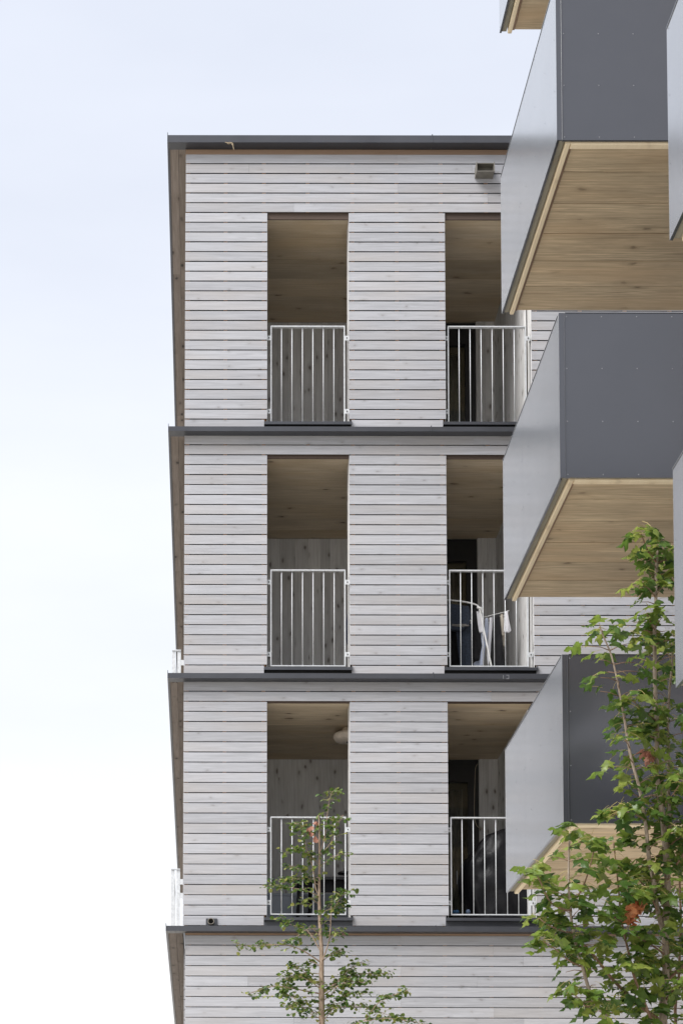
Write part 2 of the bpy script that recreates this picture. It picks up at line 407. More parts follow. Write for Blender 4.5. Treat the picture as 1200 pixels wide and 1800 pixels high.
# sills of the openings
for (zs, panel) in ((11.327, 0), (8.437, 0), (5.541, 1)):
    for a, b_ in ((X1 - .035, X2 + .024), (X3 - .035, X4 + .03)):
        s_ = MB().prism([(-.036, zs - .034), (-.032, zs - .034), (-.032, zs - .006), (.24, zs + .004), (.24, zs + .008), (-.036, zs)], a, b_)
        s_.box(a, a + .003, -.037, .02, zs - .034, zs + .028).box(b_ - .003, b_, -.037, .02, zs - .034, zs + .028)
        s_.build('sill', M['fascia'], tb)
        if panel: MB().box(a, b_, .002, .01, 5.40, zs - .02).build('sill_panel', M['fascia'], tb)
        else: MB().box(a, b_, .012, .02, zs - .2, zs - .015).build('sill_panel', M['membrane'], tb)

# railings
def railing(xa, xb, z0, z1, Y, gapl, gapr):
    t = .013
    fr = MB()
    fr.box(xa, xb, Y - .02, Y + .02, z1 - t, z1)                   # flat bar on top
    fr.box(xa, xb, Y - .02, Y + .02, z0, z0 + t)
    for x in (xa, xb - t): fr.box(x, x + t, Y - .02, Y + .02, z0 + t, z1 - t)
    o = fr.build('railing', M['galv'], tb)
    for i in range(1, 7):
        x = xa + t / 2 + (xb - xa - t) * i / 7
        MB().tube([(0, 0, z0 + t - .001), (0, 0, z1 - t + .001)], .0054, 8).build('baluster', M['galv'], o, (x, Y, 0), smooth=True)
    for zz_ in (z1 - .15, z0 + .14):
        for s_, x, gp in ((-1, xa, gapl), (1, xb, gapr)):
            a, b_ = (x - gp, x + .0) if s_ < 0 else (x, x + gp)
            pl = MB().box(a, b_, Y - .0235, Y - .0205, zz_ - .027, zz_ + .027)
            xe = a if s_ < 0 else b_ - .003
            pl.box(xe, xe + .003, Y - .0205, Y + .05, zz_ - .027, zz_ + .027)
            k = pl.build('bracket', M['galv'], o)
            c_ = (a + b_) / 2
            MB().tube([(c_, Y - .03, zz_), (c_, Y - .022, zz_)], .0075, 8).build('bolt', M['bolt'], o)
for z0, z1 in ((11.34, 12.506), (8.468, 9.606), (5.585, 6.718)):
    railing(.994, 1.856, z0, z1, .055, .04, .044)
    railing(3.047, 3.955, z0, z1, .055, .03, .05)
# railings of the side loggias, seen end-on past the corner
for z0, z1 in ((8.36, 9.61), (5.45, 6.72)):
    fr = MB(); ya, yb, xo, xi = 2.75, 4.2, -.178, -.062
    fr.box(xo, xi, ya - .02, ya + .02, z1 - .012, z1).box(xo, xo + .04, ya, yb, z1 - .012, z1)
    fr.box(xo, xo + .045, ya - .006, ya + .006, z0, z1 - .012).box(xi - .045, xi, ya - .006, ya + .006, z0, z1 - .012)
    fr.box(xo, xo + .04, ya, yb, z0, z0 + .012).box(xo, xo + .04, yb - .012, yb, z0, z1)
    o = fr.build('railing', M['galv'], tb)
    for i in range(1, 10):
        y = ya + (yb - ya) * i / 10
        MB().tube([(xo + .02, y, z0), (xo + .02, y, z1 - .01)], .0062, 8).build('baluster', M['galv'], o)
    for zz_ in (z1 - .18, z1 - .36): MB().box(xi + .001, .011, ya - .03, ya - .024, zz_ - .03, zz_ + .04).build('bracket', M['galv'], o)

# overflow box below the roof, drain spout on the lower band
v = MB(); xa, xb, za, zb, t = 3.368, 3.578, 14.258, 14.375, .008
v.box(xa, xb, -.14, -.001, za, za + t).box(xa, xa + t, -.14, -.001, za + t, zb - .002).box(xb - t, xb, -.14, -.001, za + t, zb - .002).box(xa, xb, -.11, -.001, zb - .002, zb + .004).box(xa + t, xb - t, -.03, -.02, za + t, zb - .002)
tag(v.build('overflow_box', plain('weathered_zinc', (.17, .16, .14), .5), tb), 'open weathered metal overflow box below the roof edge')
v = MB().box(.262, .39, -.012, -.003, 5.44, 5.53)
o = tag(v.build('drain_spout', M['fascia'], tb), 'square metal plate with a round drain spout')
ring = MB(); rs = 20; cx_, cz_ = .318, 5.489
for k in range(rs):
    a = 2 * math.pi * k / rs
    for rr, yy in ((.036, -.012), (.036, -.07), (.030, -.07), (.030, -.012)): ring.v.append((cx_ + rr * math.cos(a), yy, cz_ + rr * math.sin(a)))
for k in range(rs):
    a, b_ = k * 4, ((k + 1) % rs) * 4
    for q in range(3): ring.f.append((a + q, b_ + q, b_ + q + 1, a + q + 1)); ring.mi.append(0)
ring.build('spout', plain('brown_pipe', (.22, .20, .17), .45), o, smooth=False)
MB().tube([(cx_, -.016, cz_), (cx_, -.0125, cz_)], .030, 16).build('spout_hole', M['membrane'], o)
# chalk marks on the third band
ch = MB()
def stroke(a, b_):
    p, q = at(*a, -.1215), at(*b_, -.1215); w_ = .0022
    ch.box(min(p.x, q.x) - w_, max(p.x, q.x) + w_, -.1225, -.1205, min(p.z, q.z) - w_, max(p.z, q.z) + w_)
stroke((884, 1187), (884, 1193)); stroke((889.5, 1187), (893.5, 1187)); stroke((893.5, 1187.6), (893.5, 1192.4)); stroke((889.5, 1193), (893.5, 1193))
ch.build('chalk_mark', plain('chalk', (.30, .31, .33), .9), tb)

# ------------------------------------------------------------------ right-hand building with its metal-clad balconies
rb = thing('balcony_building', 'taller building at right with stacked balconies clad in dark grey metal panels', 'building', (XR, -6, 0))
def rel(o, p=rb): o.matrix_parent_inverse = Matrix.Translation(-p.location); return o
XB, HB, ST = 3.1596, 1.4035, 24.59 * P
ZB = 11.0216
rel(MB().box(XR + .03, 16, -12.5, -.02, 0, 19.2).build('wall', M['render'], rb))
cl = MB(); zz = 19.1
while zz > .5: cl.prism([(XR, zz - .109), (XR + .022, zz - .109), (XR + .022, zz), (XR, zz)], -12.5, -.14, 'Y'); zz -= P
tag(rel(cl.build('wall_cladding', M['board'], rb)), kind='stuff')
rel(MB().box(XR - .2, 16.2, -12.7, .1, 19.2, 19.35).build('roof', M['fascia'], rb))

RIV = [(-.0, 0)]
def balcony(yf, yb, zb, label):
    ztop = zb + HB
    slab = rel(MB().box(XB + .03, XR - .002, yf + .03, yb - .03, zb + .06, zb + .26).build('balcony', M['concrete'], rb))
    tag(slab, label)
    sub = lambda mb, nm, mt, loc=(0, 0, 0): mb.build(nm, mt, slab, loc)
    # metal panels with a folded corner profile
    jy = yf + (yb - yf) * .62
    sub(MB().box(XB, XB + .02, yf + .05, jy - .001, zb, ztop), 'side_panel', M['panel'])
    sub(MB().box(XB, XB + .02, jy + .001, yb, zb, ztop), 'side_panel', M['panel'])
    sub(MB().box(XB + .044, XB + 1.42, yf, yf + .02, zb, ztop), 'front_panel', M['panel'])
    sub(MB().box(XB + 1.423, XR - .002, yf, yf + .02, zb, ztop), 'front_panel', M['panel'])
    sub(MB().box(XB + .021, XR - .002, yb - .02, yb, zb + .062, ztop), 'rear_panel', M['panel'])
    cp = MB().prism([(XB - .002, yf - .002), (XB + .04, yf - .002), (XB + .042, yf - .008), (XB + .0435, yf - .008), (XB + .0435, yf + .01), (XB + .01, yf + .01), (XB + .01, yf + .049), (XB - .002, yf + .049)], zb - .001, ztop + .002, 'Z')
    sub(cp, 'corner_profile', M['panel'])
    cap = MB().box(XB - .004, XB + .05, yf + .05, yb + .002, ztop + .001, ztop + .006).box(XB + .05, XR - .002, yf - .004, yf + .05, ztop + .001, ztop + .006)
    sub(cap, 'coping', M['panel'])
    # edge strip, pale batten and boards below
    sub(MB().box(XB + .022, XB + .068, yf + .03, yb - .006, zb + .012, zb + .058), 'edge_strip', M['edge'])
    sub(MB().prism([(XB + .078, zb - .006), (XB + .084, zb - .014), (XB + .114, zb - .014), (XB + .120, zb - .006), (XB + .120, zb + .058), (XB + .078, zb + .058)], yf + .032, yb - .012, 'Y'), 'trim_batten', M['trim'])
    sub(MB().box(XB + .05, XR, yf + .0215, yf + .032, zb + .006, zb + .05), 'edge_strip', M['edge'])
    sub(MB().prism([(yf + .034, zb - .006), (yf + .042, zb - .015), (yf + .095, zb - .015), (yf + .103, zb - .006), (yf + .103, zb + .058), (yf + .034, zb + .058)], XB + .122, XR), 'trim_batten', M['trim'])
    sub(MB().box(XB + .122, XB + .148, yf + .104, yb - .012, zb + .022, zb + .058), 'trim_strip', M['strip'])
    y1 = yb - .004
    for wd in (.43, .44, .445, .46, .46, .375, .5):
        y0 = max(y1 - wd, yf + .118)
        if y1 - y0 > .03:
            xm = (XB + .152 + XR) / 2; hw = (XR - XB - .152) / 2
            sub(MB().box(-hw, hw, 0, y1 - y0 - .010, 0, .03), 'soffit_board', M['soffit'], (xm, y0, zb + .028 + rnd.uniform(0, .003)))
        y1 = y0
    rv = MB()
    def riv(c, ax):
        i = len(rv.v)
        for q in range(6):
            a = q * math.pi / 3; u, v_ = .006 * math.cos(a), .006 * math.sin(a)
            rv.v.append((c[0] + u, c[1], c[2] + v_) if ax == 'Y' else (c[0], c[1] + u, c[2] + v_))
        rv.v.append((c[0], c[1] - .003, c[2]) if ax == 'Y' else (c[0] - .003, c[1], c[2]))
        for q in range(6): rv.f.append((i + q, i + (q + 1) % 6, i + 6)); rv.mi.append(0)
    for xx in [XB + .062 + .292 * q for q in range(11)]:
        for zz_ in (zb + .025, zb + .025 + .452, zb + .025 + .904, ztop - .03):
            if xx < XR - .05: riv((xx, yf, zz_), 'Y')
    for yy in [yf + .08, yf + .5, yf + .95, yf + 1.4, jy - .03, jy + .03, jy + .45, yb - .05]:
        for zz_ in (zb + .025, zb + .025 + .452, zb + .025 + .904, ztop - .03): riv((XB, yy, zz_), 'X')
    tag(sub(rv, 'rivets', M['rivet']), kind='stuff')
    return slab
YF, YK, YN = -5.6462, -2.9202, -9.0556
for lv, nm in ((-1, 'uppermost balcony, only its tan underside corner in view'), (0, 'upper balcony with dark front panel and tan board underside'), (1, 'middle balcony with dark front panel and brown board underside'), (2, 'lower balcony partly behind the maple leaves'), (3, 'lowest balcony')):
    if lv < 3: balcony(YF, YK, ZB - lv * ST, nm)
for lv, nm in ((1, 'near balcony at the upper right edge of the picture'), (2, 'near balcony at the right edge beside the maple top')):
    balcony(YN - 2.726, YN, ZB - lv * ST, nm)
for lv in range(-1, 3):
    for yc in ((YF + YK) / 2, YN - 1.36):
        z = ZB - lv * ST + .27
        d = rel(MB().box(XR - .012, XR - .002, yc - .55, yc + .55, z, z + 2.15).build('balcony_door', M['frame'], rb))
        MB().box(XR - .018, XR - .013, yc - .45, yc + .45, z + .1, z + 2.05).build('pane', M['glass'], d)

# ------------------------------------------------------------------ things in the loggias
def lathe(prof, seg=32):
    mb = MB()
    for r_, z in prof:
        for k in range(seg):
            a = 2 * math.pi * k / seg; mb.v.append((r_ * math.cos(a), r_ * math.sin(a), z))
    for i in range(len(prof) - 1):
        for k in range(seg):
            a, b_ = i * seg + k, i * seg + (k + 1) % seg
            mb.f.append((a, b_, b_ + seg, a + seg)); mb.mi.append(0)
    mb.f.append(tuple(range(seg - 1, -1, -1))); mb.f.append(tuple(range((len(prof) - 1) * seg, len(prof) * seg))); mb.mi += [0, 0]
    return mb

# round ceiling lamp, half behind the pier
lp = thing('ceiling_lamp', 'round off-white ceiling lamp half hidden behind the pier, lowest loggia', 'lamp', (1.965, 1.0, 8.036))
lathe([(.07, .0), (.07, -.05), (.062, -.055)], 24).build('mount', plain('lamp_mount', (.6, .5, .38), .6), lp)
lathe([(.06, -.05), (.125, -.055), (.172, -.07), (.178, -.105), (.158, -.145), (.06, -.162), (.02, -.162)], 40).build('shade', plain('lamp_shade', (.72, .64, .55), .55), lp, smooth=True)
lathe([(.022, -.160), (.022, -.17), (.015, -.174)], 16).build('knob', M['fascia'], lp, smooth=True)

def cloth(name, outline, Y, mat, label, thick=.02, fold=.012, freq=40, seed=0, cat='clothing', group=None, slant=0.0):
    """hanging cloth: the outline filled as a grid of columns, rippled in depth and given thickness"""
    pts = [at(px, py, Y) for px, py in outline]
    P2 = [(p.x, p.z) for p in pts]
    x0 = min(p[0] for p in P2); x1 = max(p[0] for p in P2)
    N, R = 22, 16
    def span(x):
        zs = []
        for i in range(len(P2)):
            (ax, az), (bx, bz) = P2[i], P2[(i + 1) % len(P2)]
            if (ax - x) * (bx - x) <= 0 and ax != bx: zs.append(az + (bz - az) * (x - ax) / (bx - ax))
        return (min(zs), max(zs)) if zs else (P2[0][1], P2[0][1])
    mb = MB()
    zt_all = max(p[1] for p in P2); zb_all = min(p[1] for p in P2)
    for side in (0, 1):
        for i in range(N + 1):
            x = x0 + (x1 - x0) * (i / N * .996 + .002); lo, hi = span(x)
            for j in range(R + 1):
                z = lo + (hi - lo) * j / R
                d = (zt_all - z) / max(zt_all - zb_all, .01)
                y = fold * (.35 + d) * (math.sin(x * freq + seed + 2 * noise.noise((x * 6, z * 4, seed))) + .8 * noise.noise((x * 14, z * 9, seed + 3)))
                th = thick * (.35 + .65 * math.sin(math.pi * min(max(i / N, .08), .92)))
                mb.v.append((x, y + (th / 2 if side else -th / 2) + slant * d, z))
    K = (N + 1) * (R + 1)
    for i in range(N):
        for j in range(R):
            a = i * (R + 1) + j
            mb.f.append((a, a + R + 1, a + R + 2, a + 1)); mb.f.append((K + a, K + a + 1, K + a + R + 2, K + a + R + 1)); mb.mi += [0, 0]
    for i in range(N):
        for j in (0, R):
            a = i * (R + 1) + j; mb.f.append((a, K + a, K + a + R + 1, a + R + 1) if j == 0 else (a, a + R + 1, K + a + R + 1, K + a)); mb.mi.append(0)
    for i in (0, N):
        for j in range(R):
            a = i * (R + 1) + j; mb.f.append((a, a + 1, K + a + 1, K + a) if i == 0 else (a, K + a, K + a + 1, a + 1)); mb.mi.append(0)
    c = Vector(((x0 + x1) / 2, Y, zb_all)); mb.v = [(a - c.x, b_, d_ - c.z) for a, b_, d_ in mb.v]
    return tag(mb.build(name, mat, None, c, smooth=True), label, cat, group)

M['denim'] = plain('denim', (.022, .030, .048), .9, scale=60, noise_amt=.5)
M['denim_hem'] = plain('denim_hem', (.16, .15, .14), .9)
M['black_cloth'] = plain('black_cloth', (.006, .006, .008), .9)
M['white_cloth'] = plain('white_cloth', (.74, .74, .78), .9, noise_amt=.06)
M['blue_cloth'] = plain('pale_blue_cloth', (.45, .50, .63), .9)
M['cream_cloth'] = plain('cream_cloth', (.56, .51, .43), .9)
M['navy'] = plain('navy_cloth', (.015, .02, .045), .9)
M['plastic_white'] = plain('white_plastic', (.78, .78, .77), .35, noise_amt=.04)

# folding clothes horse, its legs crossed, the rails running behind the pier
YR = .40
dr = thing('clothes_horse', 'white folding clothes horse standing in the middle loggia behind the right railing', 'drying rack', (2.9, YR, FLOOR[1]))
def relp(o, p): o.matrix_parent_inverse = Matrix.Translation(-p.location); return o
pj = at(842, 1069, YR)
def pole(pts, r_, nm, mt=None, y=None):
    return relp(MB().tube(pts, r_, 10).build(nm, mt or M['plastic_white'], dr, smooth=True), dr)
A_, B_, C_ = at(775, 1054, YR), at(830, 1061, YR), at(866, 1186, YR)
far = Vector((2.0, YR, A_.z + .02))
for dy in (0, .5):
    o_ = Vector((0, dy, 0))
    pole(smooth_path([far + o_, A_ + o_, B_ + o_, pj + o_], 5), .0095, 'top_rail')
    foot = Vector((C_.x + .05, YR + dy, FLOOR[1] + .01))
    pole([pj + o_, C_ + o_, foot], .0105, 'leg')
    pole([Vector((2.75, YR + dy + .03, A_.z)), Vector((2.2, YR + dy + .03, FLOOR[1] + .01))], .0105, 'leg')
    jt = relp(MB().tube([pj + o_ + Vector((-.03, 0, .012)), pj + o_ + Vector((.012, 0, -.002)), pj + o_ + Vector((.024, 0, -.05))], [.014, .02, .014], 10).build('hinge', M['plastic_white'], dr, smooth=True), dr)
W1, W2 = at(846, 1086, YR + .1), at(893, 1074, YR + .1)
for k in range(3): pole([W1 + Vector((0, .12 * k, 0)), W2 + Vector((0, .12 * k, 0))], .004, 'wire')
pole([W2 + Vector((0, -.01, 0)), W2 + Vector((0, .26, 0))], .006, 'end_bar')
pole([pj, W1], .006, 'wing_arm'); pole([pj + Vector((0, .5, 0)), W1 + Vector((0, .24, 0))], .006, 'wing_arm')

GC = 'washing on the clothes horse'
cloth('jeans', [(779, 1062), (789, 1062), (803, 1064), (823, 1067), (827, 1080), (824, 1098), (812, 1108), (795, 1108), (780, 1108)], YR - .07, M['denim'], 'dark denim jeans folded over the rack rail, frayed hem showing', .05, .010, 26, 1, group=GC)
h = cloth('denim_hem', [(788, 1097), (800, 1098.5), (823, 1098), (823.5, 1101), (812, 1103), (788, 1101)], YR - .075, M['denim_hem'], None, .056, .010, 26, 1, None)
del_ = [k for k in ('label', 'category', 'group') if k in h]
hj = bpy.data.objects['jeans']; h.name = 'hem'; h.parent = hj; h.matrix_parent_inverse = Matrix.Translation(-hj.location)
cloth('trouser_leg', [(800, 1098), (828, 1098), (829, 1130), (827, 1174), (816, 1182), (809, 1182), (804, 1140)], YR - .02, M['denim'], 'dark blue trousers hanging below the folded jeans', .05, .014, 32, 5, group=GC)
cloth('towel', [(778, 1106), (803, 1106), (806, 1140), (808, 1182), (778, 1182)], YR + .12, M['black_cloth'], 'black towel hanging lowest, left of the dark blue trousers', .03, .012, 30, 21, group=GC)
cloth('shirt', [(829, 1070), (839, 1072), (843, 1100), (846, 1135), (842, 1160), (833, 1164), (826, 1150)], YR + .06, M['black_cloth'], 'black shirt hanging just left of the slanting white leg', .04, .012, 40, 8, group=GC)
cloth('towel', [(837, 1075), (845, 1075), (849, 1095), (849, 1112), (842, 1112), (839, 1095)], YR + .03, M['white_cloth'], 'small white cloth at the hinge of the clothes horse', .025, .008, 60, 2, group=GC)
cloth('shirt', [(843, 1106), (850, 1106), (852, 1140), (849, 1172), (836, 1176), (831, 1168), (842, 1150)], YR + .08, M['blue_cloth'], 'pale blue shirt hanging behind the slanting white leg', .03, .012, 50, 6, group=GC)
cloth('cloth', [(852, 1088), (857, 1086), (858, 1110), (853, 1138), (850, 1130)], YR + .1, M['blue_cloth'], 'narrow pale blue cloth on the short wire', .02, .008, 70, 3, group=GC)
cloth('cloth', [(860, 1086), (865, 1085), (866, 1105), (862, 1150), (857, 1172), (855, 1150)], YR + .12, M['white_cloth'], 'long narrow white cloth beside the black trousers', .02, .008, 70, 4, group=GC)
cloth('trousers', [(866, 1083), (877, 1080), (880, 1110), (886, 1160), (889, 1184), (860, 1184), (862, 1140)], YR + .1, M['black_cloth'], 'black trousers widening downward on the short wire', .03, .010, 45, 7, group=GC)
cloth('sock', [(879, 1080), (883, 1079), (886, 1100), (886, 1116), (882, 1118), (877, 1106)], YR + .12, M['cream_cloth'], 'cream sock hanging next to the black trousers', .02, .006, 80, 9, group=GC)
cloth('sock', [(882, 1106), (887, 1106), (888, 1128), (885, 1138), (881, 1130)], YR + .16, M['cream_cloth'], 'second cream sock hanging below the first', .02, .006, 80, 12, group=GC)
cloth('cloth', [(886, 1076), (891, 1074), (894, 1092), (898, 1108), (893, 1113), (885, 1110)], YR + .09, M['white_cloth'], 'white cloth at the outer end of the short wire', .02, .008, 70, 10, group=GC)
cloth('jacket', [(608, 1090), (611, 1075), (640, 1072), (640, 1140), (612, 1140), (608, 1125)], YR + .05, M['navy'], 'dark navy jacket peeping out past the pier, middle left loggia', .06, .015, 30, 11, group=GC)

# black-sheeted bulk on the lowest right loggia
def sheet(name, left, right, Y, dep, label, mat):
    mb = MB(); rows = []; N, S = 40, 56
    zs = [at(800, q[1], Y).z for q in left]; xl = [at(q[0], q[1], Y).x for q in left]; xr = [at(q[0], left[i][1], Y).x for i, q in enumerate(right)]
    def lerp(arr, t):
        k = min(int(t * (len(arr) - 1)), len(arr) - 2); f_ = t * (len(arr) - 1) - k; return arr[k] * (1 - f_) + arr[k + 1] * f_
    for i in range(N + 1):
        t = i / N; z = lerp(zs, t); a, b_ = lerp(xl, t), lerp(xr, t); cx2, rx = (a + b_) / 2, (b_ - a) / 2
        ry = dep * min(1, .25 + 1.6 * t)
        for k in range(S):
            th = 2 * math.pi * k / S; cs, sn = math.cos(th), math.sin(th)
            sq = lambda v_: math.copysign(abs(v_) ** .75, v_)
            fo = 1 + .05 * math.sin(th * 7 + 3 * noise.noise((cs * 2, sn * 2, z * 3))) * t + .22 * noise.noise((cs * 1.6, sn * 1.6, z * 3.2)) * (1 if sn < 0 else .5) + .09 * noise.noise((cs * 5 + 7, sn * 5, z * 5)) + .05 * abs(noise.noise((cs * 9, sn * 9 + z * 3, z * 14)))
            fx = 1 + (fo - 1) * .35
            mb.v.append((cx2 + rx * sq(cs) * fx, Y + ry * sq(sn) * fo, z))
    for i in range(N):
        for k in range(S):
            a, b_ = i * S + k, i * S + (k + 1) % S
            mb.f.append((a, a + S, b_ + S, b_)); mb.mi.append(0)
    mb.f.append(tuple(range(S))); mb.mi.append(0)
    c = Vector((sum(v_[0] for v_ in mb.v) / len(mb.v), Y, min(v_[2] for v_ in mb.v))); mb.v = [(a - c.x, b_ - c.y, d_ - c.z) for a, b_, d_ in mb.v]
    return tag(mb.build(name, mat, None, c, smooth=True), label, 'tarp')
m, n, l, b = new_mat('black_sheeting')
tc = n.new('ShaderNodeTexCoord'); nz = n.new('ShaderNodeTexNoise'); nz.inputs['Scale'].default_value = 5; nz.inputs['Detail'].default_value = 3; nz.inputs['Distortion'].default_value = 2.2; l.new(tc.outputs['Object'], nz.inputs['Vector'])
bp = n.new('ShaderNodeBump'); bp.inputs['Strength'].default_value = .35; bp.inputs['Distance'].default_value = .02; l.new(nz.outputs[0], bp.inputs['Height']); l.new(bp.outputs[0], b.inputs['Normal'])
b.inputs['Base Color'].default_value = (.006, .006, .008, 1); b.inputs['Roughness'].default_value = .42; b.inputs['Specular IOR Level'].default_value = .22
M['sheet'] = m
sheet('covered_bulk', [(880, 1459), (852, 1470), (838, 1485), (824, 1503), (811, 1520), (807, 1540), (806, 1565), (808, 1585), (814, 1600), (822, 1622)],
      [(892, 0), (905, 0), (915, 0), (922, 0), (928, 0), (932, 0), (934, 0), (936, 0), (936, 0), (936, 0)], .62, .30, 'large bulk under crumpled black plastic sheeting, lowest right loggia', M['sheet'])
# odds and ends at its foot
def lump(name, px, py, Y, r3, mat, label, cat, seed=0):
    mb = MB(); N, S = 10, 14
    for i in range(N + 1):
        ph = math.pi * i / N
        for k in range(S):
            th = 2 * math.pi * k / S
            d = Vector((math.sin(ph) * math.cos(th), math.sin(ph) * math.sin(th), math.cos(ph))); q = 1 + .35 * noise.noise(d * 2.3 + Vector((seed, 0, 0)))
            mb.v.append((d.x * r3[0] * q, d.y * r3[1] * q, d.z * r3[2] * q))
    for i in range(N):
        for k in range(S):
            a, b_ = i * S + k, i * S + (k + 1) % S; mb.f.append((a, a + S, b_ + S, b_)); mb.mi.append(0)
    return tag(mb.build(name, mat, None, at(px, py, Y), smooth=True), label, cat)
lump('plastic_bag', 800, 1603, .32, (.04, .05, .022), plain('blue_plastic', (.05, .16, .34), .3), 'small crumpled blue plastic bag at the foot of the left railing post', 'bag', 1)
lump('plastic_bottle', 822, 1603, .30, (.028, .04, .03), plain('clear_blue', (.12, .17, .26), .15), 'small bluish bottle beside the black sheeting', 'bottle', 4)
pq = at(790, 1610, .2)
tag(MB().box(-.02, .24, -.05, .05, 0, .02).build('white_plank', M['plastic_white'], None, (pq.x, .2, 5.552)), 'white plank lying on the sill of the lowest right loggia', 'plank')
# loose cable hanging down from the ceiling
cb = [at(839, 1343, 1.9), at(835, 1352, 1.9), at(833.5, 1390, 1.9), at(833, 1430, 1.9), at(835.5, 1447, 1.88), at(841, 1455, 1.86), at(849, 1456, 1.86)]
o = MB().tube(smooth_path(cb, 6), .0042, 6).build('hanging_cable', plain('pale_cable', (.42, .36, .28), .6), None, smooth=True)
tag(o, 'thin pale cable dangling from the ceiling beside the black door', 'cable')

# black table and grey storage box in the lowest left loggia
yt = 1.25
t_ = thing('table', 'black table behind the slim tree in the lowest left loggia', 'table', (1.9, yt, FLOOR[2]))
def px_box(mb, xa, xb, ya, yb, d0, d1):
    p, q = at(xa, ya, d0), at(xb, yb, d0); return mb.box(p.x, q.x, d0, d1, q.z, p.z)
relp(px_box(MB(), 519, 640, 1541, 1546, yt - .3, yt + .3).build('tabletop', M['frame'], t_), t_)
relp(px_box(MB(), 524, 640, 1546.5, 1568, yt - .24, yt - .2).build('apron', M['black_cloth'], t_), t_)
for xa, xb, dy in ((518, 524, -.2), (539, 543, .2), (634, 640, -.2), (636, 642, .2)):
    a, b_ = at((xa + xb) / 2 + 5, 1556, yt + dy), at((xa + xb) / 2, 1615, yt + dy); b_.z = FLOOR[2]
    relp(MB().tube([a, b_], [.022, .02], 8).build('leg', M['frame'], t_), t_)
p = at(603, 1541, yt)
k = lathe([(.075, 0), (.08, .015), (.05, .032), (.02, .042)], 20).build('black_bowl', M['frame'], None, (p.x, yt - .12, p.z + .002), smooth=True)
tag(k, 'small black dish upside down on the black table', 'dish')
sb = thing('storage_box', 'pale blue-grey storage box standing behind the black table', 'box', (1.5, 1.75, FLOOR[2]))
m_sb = plain('blue_grey_plastic', (.36, .40, .46), .45, noise_amt=.05)
pz = at(540, 1575, 1.7).z
relp(MB().box(.95, 2.2, 1.7, 2.24, FLOOR[2], pz).build('body', m_sb, sb), sb)
relp(MB().box(.94, 2.21, 1.69, 2.25, pz + .002, pz + .03).build('lid', m_sb, sb), sb)

# a scrap of twine caught under the roof edge
tw = MB()
for pts in ([(396, 250), (400, 251), (405, 250.5), (409, 252), (410, 258), (411, 263)], [(399, 250.5), (402, 253), (406, 251), (408, 255)]):
    tw.tube(smooth_path([at(a, b_, -.127) for a, b_ in pts], 4), .0035, 5)
tag(tw.build('twine', plain('twine', (.45, .36, .24), .9), None), 'scrap of tan twine caught under the roof edge near the corner', 'twine')

# ------------------------------------------------------------------ trees
def bark(name, c1, c2, scale):
    m, n, l, b = new_mat(name); tc = n.new('ShaderNodeTexCoord'); mp = n.new('ShaderNodeMapping'); mp.inputs['Scale'].default_value = (scale, scale, scale * .35)
    nz = n.new('ShaderNodeTexNoise'); nz.inputs['Scale'].default_value = 1; nz.inputs['Detail'].default_value = 6
    l.new(tc.outputs['Object'], mp.inputs[0]); l.new(mp.outputs[0], nz.inputs['Vector']); r = ramp(n, [(.3, c1), (.7, c2)]); l.new(nz.outputs[0], r.inputs[0])
    l.new(r.outputs[0], b.inputs['Base Color']); b.inputs['Roughness'].default_value = .85
    bp = n.new('ShaderNodeBump'); bp.inputs['Strength'].default_value = .4; bp.inputs['Distance'].default_value = .004; l.new(nz.outputs[0], bp.inputs['Height']); l.new(bp.outputs[0], b.inputs['Normal'])
    return m
def leafmat(name, stops, island=False, trans=.45, gloss=.35):
    m, n, l, b = new_mat(name)
    src = n.new('ShaderNodeNewGeometry').outputs['Random Per Island'] if island else n.new('ShaderNodeObjectInfo').outputs['Random']
    r = ramp(n, stops); l.new(src, r.inputs[0])
    tc = n.new('ShaderNodeTexCoord'); nz = n.new('ShaderNodeTexNoise'); nz.inputs['Scale'].default_value = 3 if not island else 30; l.new(tc.outputs['Object'], nz.inputs['Vector'])
    hv = n.new('ShaderNodeHueSaturation'); l.new(r.outputs[0], hv.inputs['Color']); l.new(mrange(n, l, nz.outputs[0], .3, .7, .75, 1.25), hv.inputs['Value'])
    l.new(hv.outputs[0], b.inputs['Base Color']); b.inputs['Roughness'].default_value = gloss
    tr = n.new('ShaderNodeBsdfTranslucent'); mx = n.new('ShaderNodeMixShader'); mx.inputs[0].default_value = trans
    hv2 = n.new('ShaderNodeHueSaturation'); hv2.inputs['Value'].default_value = 1.6; hv2.inputs['Hue'].default_value = .485; l.new(hv.outputs[0], hv2.inputs['Color']); l.new(hv2.outputs[0], tr.inputs[0])
    l.new(b.outputs[0], mx.inputs[1]); l.new(tr.outputs[0], mx.inputs[2]); l.new(mx.outputs[0], n['Material Output'].inputs[0])
    return m
M['maple_bark'] = bark('maple_bark', (.20, .15, .115), (.40, .33, .27), 60)
M['maple_twig'] = bark('maple_twig', (.15, .085, .055), (.30, .19, .13), 60)
M['slim_bark'] = bark('slim_bark', (.22, .155, .11), (.42, .32, .24), 60)
M['maple_leaf'] = leafmat('maple_leaf', [(0, (.038, .088, .02)), (.3, (.078, .145, .025)), (.7, (.14, .21, .034)), (1, (.22, .27, .058))], trans=.42)
M['petiole'] = plain('petiole', (.42, .34, .12), .5)
M['slim_leaf'] = leafmat('slim_leaf', [(0, (.025, .065, .016)), (.35, (.06, .12, .022)), (.75, (.12, .18, .032)), (1, (.28, .29, .08))], island=True, trans=.35)
M['dead_leaf'] = leafmat('dead_leaf', [(0, (.42, .13, .045)), (1, (.52, .24, .10))], trans=.3, gloss=.7)
M['dead_pink'] = leafmat('dead_pink', [(0, (.36, .17, .12)), (1, (.45, .24, .17))], island=True, trans=.3, gloss=.8)

